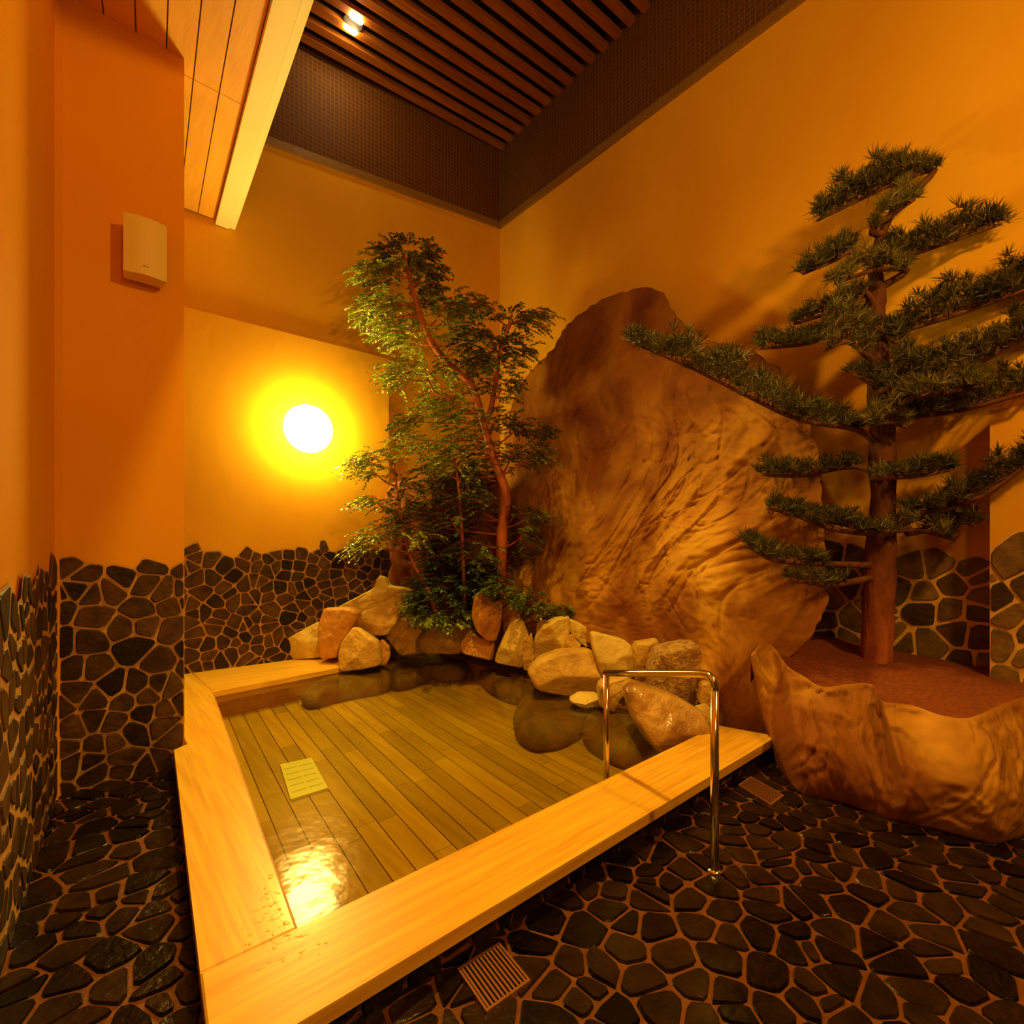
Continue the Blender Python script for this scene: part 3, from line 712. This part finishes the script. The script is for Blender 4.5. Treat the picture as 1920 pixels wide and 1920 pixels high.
PADS = [  # spine (px, py), pad height px, depth at start and end, tufts per 100 px, material, trunk joint
 ([(1532, 412), (1600, 378), (1680, 340), (1752, 318)], 46, 3.45, 3.6, 62, 'needle', (1675, 395)),
 ([(1635, 430), (1680, 395), (1715, 372)], 34, 3.42, 3.45, 40, 'needlel', (1655, 440)),
 ([(1655, 492), (1750, 462), (1878, 418)], 40, 3.5, 3.4, 52, 'needle', (1645, 520)),
 ([(1505, 512), (1560, 488), (1598, 470)], 40, 3.5, 3.5, 55, 'needle', (1640, 500)),
 ([(1565, 530), (1640, 505), (1700, 505)], 42, 3.35, 3.4, 48, 'needlel', (1640, 545)),
 ([(1668, 625), (1780, 592), (1900, 550), (1975, 520)], 48, 3.5, 3.35, 55, 'needle', (1645, 640)),
 ([(1488, 606), (1560, 585), (1600, 590)], 24, 3.7, 3.6, 40, 'needle', (1640, 560)),
 ([(1422, 652), (1500, 644), (1575, 628)], 28, 3.75, 3.6, 48, 'needle', (1640, 640)),
 ([(1545, 655), (1590, 640), (1625, 665)], 62, 3.3, 3.3, 70, 'needlel', (1640, 680)),
 ([(1645, 735), (1720, 705), (1830, 680), (1920, 635), (1985, 600)], 56, 3.35, 3.2, 55, 'needle', (1655, 760)),
 ([(1690, 785), (1800, 768), (1920, 735), (1985, 715)], 42, 3.5, 3.3, 48, 'needle', (1655, 830)),
 ([(1187, 642), (1300, 690), (1400, 740), (1500, 785), (1610, 805)], 46, 3.3, 3.5, 55, 'needle', (1655, 850)),
 ([(1630, 800), (1665, 790), (1700, 800)], 50, 3.3, 3.3, 55, 'needlel', (1655, 830)),
 ([(1428, 888), (1500, 890), (1605, 872)], 26, 3.7, 3.55, 42, 'needle', (1655, 900)),
 ([(1640, 895), (1720, 890), (1780, 880)], 28, 3.3, 3.4, 40, 'needle', (1655, 900)),
 ([(1700, 962), (1780, 952), (1850, 922), (1925, 868), (1985, 820)], 34, 3.4, 3.2, 34, 'needle', (1660, 980)),
 ([(1485, 962), (1560, 990), (1640, 1000)], 34, 3.4, 3.45, 42, 'needle', (1655, 1010)),
 ([(1402, 1020), (1450, 1048), (1545, 1055)], 28, 3.3, 3.4, 44, 'needle', (1650, 1060)),
 ([(1655, 1000), (1720, 992), (1790, 1010)], 34, 3.35, 3.45, 40, 'needlel', (1655, 1030)),
 ([(1640, 610), (1680, 640), (1700, 625)], 34, 3.42, 3.42, 40, 'needle', (1642, 650)),
 ([(1700, 745), (1770, 735), (1850, 720)], 44, 3.25, 3.2, 50, 'needlel', (1660, 790)),
 ([(1600, 700), (1650, 725), (1690, 735)], 30, 3.4, 3.35, 30, 'needle', (1652, 760)),
 ([(1620, 545), (1600, 575), (1570, 600)], 30, 3.4, 3.4, 34, 'needle', (1642, 580)),
 ([(1440, 950), (1500, 968), (1560, 975)], 26, 3.65, 3.6, 34, 'needle', (1655, 1000)),
 ([(1770, 985), (1800, 975), (1830, 985)], 26, 3.5, 3.5, 34, 'needle', (1700, 1000)),
 ([(1480, 1085), (1545, 1095), (1580, 1092)], 20, 3.3, 3.4, 24, 'needle', (1650, 1080)),
]
for i, (sp, hp, d0, d1, dens, mt, jt) in enumerate(PADS):
    ends = sp if math.dist(sp[0], jt) > math.dist(sp[-1], jt) else sp[::-1]          # tip ... joint
    dj = [d0, d1] if ends is sp else [d1, d0]
    path = [(jt[0], jt[1], 7, DP)] + [(p[0], p[1] + 2, 4.5 * (1 - k / len(ends)) + 1.2, dj[1] + (dj[0] - dj[1]) * (k / max(1, len(ends) - 1))) for k, p in enumerate(ends[::-1])]
    m_, _ = px_tube(path, DP, 5, 7, dd=True)
    br = m_.build('branch', M['barkdark'], pine, smooth=True)
    hp *= 1.6
    L = sum(math.dist(sp[k], sp[k + 1]) for k in range(len(sp) - 1)); s2 = spline(sp, 12); nb = MB()
    for k in range(int(L / 100 * dens * 2.0)):
        u = rng.random(); q = s2[min(len(s2) - 1, int(u * (len(s2) - 1) + rng.random()))]
        e = min(1, .35 + 2.2 * min(u, 1 - u)); yy = rng.random() ** .8 * (.55 + .75 * abs(noise.noise(Vector((u * L / 38, i * 3.7, 0)))) * 2)
        d = d0 + (d1 - d0) * u + rng.gauss(0, .12) * e
        p = at_d(q[0] + rng.uniform(-12, 12), q[1] - yy * hp * .72 * e, d)
        p = off_wall(p)
        needles(nb, p, Vector((rng.gauss(0, .55), rng.gauss(0, .55), 1)), rng.uniform(.06, .105), 17, rng, .0048)
        if k % 4 == 0:
            f = q; pp = at_d(f[0], f[1] + 1, d0 + (d1 - d0) * u)
            nb.tube([off_wall(pp), p], [.004, .002], 4, 1, False)
    nb.build('needles', [M[mt], M['barkdark']], br)

# ------------------------------------------------------------------ leafy corner tree, saplings and shrubs
def spray(mb, p, dirv, L, rng, ll=.05, lw=.022, nl=8, mi=0):
    dirv = dirv.normalized(); side = dirv.cross(UP)
    if side.length < .1: side = RT.copy()
    side.normalize(); pts = []
    for k in range(nl + 1):
        t = k / nl; pts.append(p + dirv * L * t + UP * (-.35 * L * t * t))
    for k in range(1, nl + 1):
        q = pts[k]; ax = (pts[k] - pts[k - 1]).normalized()
        for sgn in (-1, 1):
            dv = (side * sgn * rng.uniform(.6, 1.0) + ax * rng.uniform(.5, .9) + UP * rng.uniform(-.5, .15)).normalized()
            l = ll * rng.uniform(.7, 1.2) * (1 - .35 * k / nl); w = dv.cross(UP + Vector((rng.gauss(0, .3), rng.gauss(0, .3), 0))).normalized() * lw * .5
            m1 = q + dv * l * .45
            mb.add([q, m1 + w, q + dv * l, m1 - w], [[0, 1, 2, 3]], mi)
    mb.tube([pts[0], pts[nl // 2], pts[-1]], [.003, .0025, .001], 4, 1, False)
def tree(name, label, cat, base_px, dtr, stems, clusters, bark, seed, leafmats, group=None, dens=1.0, ll=.05, dspread=.22):
    rng = random.Random(seed); b = at_d(base_px[0], base_px[1], dtr)
    root = empty(name, b); tag(root, label, cat, group); pts2 = []
    for k, st in enumerate(stems):
        m_, P3 = px_tube([(q[0], q[1], q[2] * .8) for q in st], dtr, 6, 10, .12, seed + k); m_.build('trunk' if k == 0 else 'stem', bark, root, smooth=True)
        pts2 += [(s[0], s[1]) for s in spline(st, 6)]
    for ci, (cx, cy, rx, ry, mi) in enumerate(clusters):
        cand = [q for q in pts2 if q[1] > cy - 5] or pts2
        j = min(cand, key=lambda q: math.dist(q, (cx, cy + 25)))
        dc = dtr + rng.uniform(-dspread, dspread)
        mid = ((j[0] + cx) / 2, (j[1] + cy) / 2 + 4, 1.6, (dtr + dc) / 2)
        m_, _ = px_tube([(j[0], j[1], 2.2, dtr), mid, (cx, cy, .9, dc)], dtr, 5, 6, dd=True)
        br = m_.build('branch', bark, root, smooth=True); mb = MB()
        c3 = at_d(cx, cy, dc); rx *= 1.08; ry *= 1.35
        n = int(rx * ry / 36 * dens) + 12
        for _ in range(n):
            a = rng.uniform(0, 2 * math.pi); r = rng.random() ** .5
            p = at_d(cx + rx * .8 * r * math.cos(a), cy + ry * .8 * r * math.sin(a), dc + rng.gauss(0, .13))
            out = (p - at_d(j[0], j[1], dtr)); out.z *= .3
            dv = out.normalized() + Vector((rng.gauss(0, .5), rng.gauss(0, .5), rng.gauss(0, .25)))
            spray(mb, p, dv, rng.uniform(.13, .24), rng, ll * 1.2)
        mb.build('foliage', [leafmats[mi], bark], br)
    return root
LM = [M['leaf'], M['leafdark']]
TS = [[(936, 1180, 13), (939, 1060, 13), (943, 980, 13), (948, 925, 12), (925, 860, 10), (908, 800, 9), (885, 725, 9), (850, 692, 8), (816, 652, 8), (796, 612, 7), (781, 570, 6), (770, 530, 5), (757, 475, 3)],
      [(908, 805, 7), (922, 760, 6), (932, 700, 5), (938, 655, 4), (950, 620, 3), (962, 580, 2)],
      [(885, 725, 5), (850, 745, 4), (815, 735, 3), (800, 705, 2)]]
TC = [(760, 480, 55, 28, 1), (718, 508, 48, 28, 0), (795, 510, 32, 34, 1), (800, 545, 28, 24, 1), (715, 565, 44, 24, 0), (700, 590, 28, 16, 0), (752, 590, 50, 24, 0), (835, 575, 48, 24, 1), (868, 570, 36, 18, 0),
      (735, 622, 36, 18, 0), (775, 640, 36, 18, 0), (850, 630, 42, 20, 0), (895, 630, 36, 18, 1), (915, 655, 36, 22, 1), (962, 598, 26, 16, 1), (1000, 595, 30, 18, 0), (915, 575, 22, 8, 1), (960, 650, 42, 16, 1), (880, 680, 54, 22, 1),
      (930, 690, 48, 24, 1), (765, 688, 42, 18, 0), (748, 706, 34, 14, 0), (815, 700, 36, 18, 0), (835, 735, 40, 18, 0), (940, 730, 36, 16, 1), (850, 765, 50, 22, 0), (800, 770, 34, 14, 0), (775, 790, 34, 12, 1), (780, 825, 46, 16, 0),
      (880, 800, 48, 22, 0), (930, 790, 40, 16, 1), (975, 800, 46, 14, 1), (1015, 812, 30, 9, 1), (835, 840, 46, 22, 0), (905, 845, 40, 20, 1), (960, 855, 50, 18, 1), (1000, 850, 30, 14, 1), (830, 890, 60, 22, 1), (900, 890, 40, 20, 1),
      (885, 945, 46, 24, 1), (820, 950, 56, 22, 1), (770, 975, 46, 18, 1), (850, 1000, 66, 28, 1), (900, 1040, 40, 28, 1), (830, 1040, 50, 24, 1), (965, 965, 40, 12, 1), (1000, 965, 28, 9, 1), (960, 1040, 40, 24, 1), (985, 1000, 24, 12, 1)]
tree('leafy_tree', 'tall leafy tree with red trunk leaning left in the room corner', 'tree', (936, 1180), 5.65, TS, TC, M['redbark'], 5, LM)
tree('sapling', 'thin red-stemmed sapling leaning left beside the lamp', 'tree', (818, 1150), 5.5, [[(818, 1150, 5), (800, 1100, 5), (770, 1045, 4), (752, 965, 3), (738, 870, 2)]],
     [(690, 865, 40, 14, 0), (722, 852, 34, 12, 0), (700, 885, 34, 12, 0), (705, 942, 36, 10, 0), (715, 1003, 46, 16, 0), (690, 1022, 26, 12, 0), (745, 950, 32, 14, 1), (775, 1005, 34, 12, 0), (760, 910, 30, 14, 1)], M['redbark'], 6, LM, dspread=.12)
tree('sapling', 'slender straight sapling with bright tip in front of the trunk', 'tree', (872, 1150), 5.45, [[(872, 1150, 4), (868, 1040, 4), (864, 960, 3.5), (857, 890, 3), (850, 850, 2)]],
     [(850, 862, 34, 20, 0), (868, 880, 24, 16, 0), (840, 880, 20, 12, 0), (885, 930, 22, 12, 1), (845, 975, 26, 12, 1)], M['redbark'], 7, LM, dspread=.08)
tree('shrub', 'dark glossy shrub behind the loaf-shaped stone', 'shrub', (835, 1172), 5.62, [[(835, 1172, 3), (835, 1130, 3), (830, 1085, 2)]],
     [(800, 1110, 30, 26, 1), (840, 1100, 40, 26, 1), (866, 1108, 24, 26, 1), (800, 1148, 30, 14, 0), (845, 1152, 40, 14, 0), (862, 1153, 20, 12, 0), (820, 1160, 30, 9, 0), (830, 1065, 34, 20, 1), (890, 1072, 40, 18, 1)], M['barkdark'], 8, LM, ll=.065, dens=1.6, dspread=.1)
tree('shrub', 'low dark creeping shrub along the mountain foot', 'shrub', (1010, 1150), 5.3, [[(1010, 1160, 3), (1005, 1140, 3), (1000, 1125, 2)]],
     [(945, 1095, 30, 18, 1), (965, 1115, 30, 16, 1), (995, 1130, 32, 14, 1), (1020, 1146, 28, 10, 1), (1050, 1142, 26, 8, 1), (1075, 1148, 18, 5, 1)], M['barkdark'], 9, LM, ll=.04, dens=1.8, dspread=.06)

# ------------------------------------------------------------------ handrail
pi_ = at_d(1137, 1262, 2.82); po = at_d(1335, 1268, 2.15); pb = at_z(1340, 1640, 0)
rail = empty('handrail', (pb.x, pb.y, 0)); tag(rail, 'polished steel handrail bridging the front rim of the bath', 'handrail')
rr = .0175
mb = MB(); mb.tube([(pi_.x, pi_.y, ZB), (pi_.x, pi_.y, pi_.z - .01)], rr * .95, 16); mb.build('post', M['steel'], rail, smooth=True)
ox, oy = pb.x, pb.y
mb = MB(); mb.tube([(ox, oy, .0), (ox, oy, po.z - .06)], rr, 16); mb.build('post', M['steel'], rail, smooth=True)
tgt = Vector((ox, oy, po.z - .06)); st = Vector((pi_.x, pi_.y, pi_.z)); dirb = Vector((ox, oy, po.z + .012)) - st
cor = st + dirb
path = [st - dirb.normalized() * .012] + [st + dirb * t for t in (.3, .6, .85)]
for k in range(1, 9):
    t = k / 8; a = st + dirb * .9; path.append(a * (1 - t) ** 2 + cor * 2 * t * (1 - t) + tgt * t * t)
mb = MB(); mb.tube(path, rr, 16); mb.build('top_bar', M['steel'], rail, smooth=True)
for q, z in (((ox, oy), .012),):
    mb = MB(); mb.tube([(q[0], q[1], .006), (q[0], q[1], z + .012)], .03, 20); mb.build('base_flange', M['steel'], rail, smooth=True, )

# ------------------------------------------------------------------ floor drain grates
def grate(c4, nb, label):
    c = [at_z(px, py, 0) for px, py in c4]
    # square it up as a parallelogram
    o = c[0]; e1 = (c[1] - c[0] + c[2] - c[3]) / 2; e2 = (c[3] - c[0] + c[2] - c[1]) / 2
    g = empty('drain_grate', (o + (e1 + e2) / 2)); tag(g, label, 'drain grate', 'floor drain grates')
    def q(u, v, z): p = o + e1 * u + e2 * v; return (p.x, p.y, z)
    def bar(mb, u0, v0, u1, v1, z0, z1):
        s = ((u0, v0), (u1, v0), (u1, v1), (u0, v1)); mb.prism([q(a, b, z0) for a, b in s], [q(a, b, z1) for a, b in s])
    mb = MB(); w = .045
    for s in ((0, 0, 1, w), (0, 1 - w, 1, 1), (0, w, w, 1 - w), (1 - w, w, 1, 1 - w)): bar(mb, *s, .0, .022)
    mb.build('frame', M['bronze'], g)
    mb = MB(); bar(mb, .03, .03, .97, .97, .012, .0135); mb.build('well', M['dark'], g)
    mb = MB()
    for k in range(nb):
        u = w + (1 - 2 * w) * (k + .5) / nb; bar(mb, u - .021, w, u + .021, 1 - w, .0135, .021)
    mb.build('bars', M['bronze'], g)
grate(((857, 1828), (936, 1778), (995, 1850), (912, 1911)), 11, 'square metal floor drain grate by the bath in the foreground')
grate(((1384, 1478), (1408, 1463), (1470, 1498), (1446, 1518)), 9, 'small dim floor drain grate at the foot of the rock planter')

# ------------------------------------------------------------------ speaker on the pillar
sx0, sx1, sz0, sz1, yf = .205, .412, 2.985, 3.32, 3.64
sp = empty('wall_speaker', ((sx0 + sx1) / 2, PY, (sz0 + sz1) / 2)); tag(sp, 'cream wall speaker mounted high on the orange pillar', 'speaker')
def arc(k, ys): t = k / 10; return (sx0 + (sx1 - sx0) * t, ys - .022 * math.sin(math.pi * t))
mb = MB(); xy = [(sx0, PY - .03), (sx0, yf + .02)] + [arc(k, yf + .02) for k in range(11)] + [(sx1, yf + .02), (sx1, PY - .03)]
xy = [(sx0 + .01, PY - .03)] + [arc(k, yf + .015) for k in range(11)] + [(sx1 - .01, PY - .03)]
mb.slab(xy, sz0 + .004, sz1 - .004); mb.build('cabinet', M['speaker'], sp)
mb = MB(); xy = [arc(k, yf + .013) for k in range(11)] + [arc(k, yf) for k in range(10, -1, -1)]
mb.slab(xy, sz0, sz1); mb.build('grille', M['speaker'], sp)
mb = MB(); cx_ = (sx0 + sx1) / 2; mb.box((cx_ - .014, yf - .0245, sz0 + .047), (cx_ + .014, yf - .0215, sz0 + .053))
tag(mb.build('badge', M['badge'], sp), 'tiny dark name badge')
mb = MB(); mb.box((cx_ - .03, PY - .035, sz0 + .1), (cx_ + .03, PY, sz1 - .1)); mb.build('bracket', M['badge'], sp)

# ------------------------------------------------------------------ lamps
def dome(mb, c, ax, r, depth, mi=0, n=32, k=12):
    ax = ax.normalized(); a = ax.orthogonal().normalized(); b = ax.cross(a); vs = []
    for i in range(k + 1):
        t = math.pi / 2 * i / k
        for j in range(n):
            th = 2 * math.pi * j / n; vs.append(c + (a * math.cos(th) + b * math.sin(th)) * r * max(.001, math.cos(t)) + ax * depth * math.sin(t))
    mb.add(vs, [[i * n + j, i * n + (j + 1) % n, (i + 1) * n + (j + 1) % n, (i + 1) * n + j] for i in range(k) for j in range(n)], mi)
lx = 1.97; lc = Vector((lx, yb(lx) - .056, 2.72))
la = empty('wall_lamp', lc); tag(la, 'glowing round lamp on the back wall above the bath', 'lamp')
mb = MB(); mb.tube([lc, lc + Vector((0, -.05, 0))], .24, 40); mb.build('base_plate', M['lampbase'], la)
mb = MB(); dome(mb, lc + Vector((0, -.05, 0)), Vector((0, -1, 0)), .265, .22); mb.build('lamp_globe', emit('lamp_glow', (1, .72, .15), SCONCE), la, smooth=True)

sc = Vector((2.26, YB - .09 - .19 * 2.5 + .0, 0)); sc.z = zceil(sc.x, sc.y)
cs = empty('ceiling_spotlight', sc); tag(cs, 'small bright downlight set between the ceiling slats', 'ceiling light')
mb = MB(); mb.tube([sc + Vector((0, 0, .005)), sc + Vector((0, 0, .1))], .1, 24); mb.build('housing', M['dark'], cs)
GL = emit('spot_glow', (1, .72, .28), SPOT)
for dy in (-.075, .075):
    mb = MB()
    for k in range(1): mb.tube([sc + Vector((-.07, dy, -.004)), sc + Vector((-.05, dy, -.012)), sc + Vector((.05, dy, -.012)), sc + Vector((.07, dy, -.004))], [.014, .024, .024, .014], 16)
    mb.build('lens', GL, cs, smooth=True)

for o in S.objects:
    if '_o' in o: del o['_o']
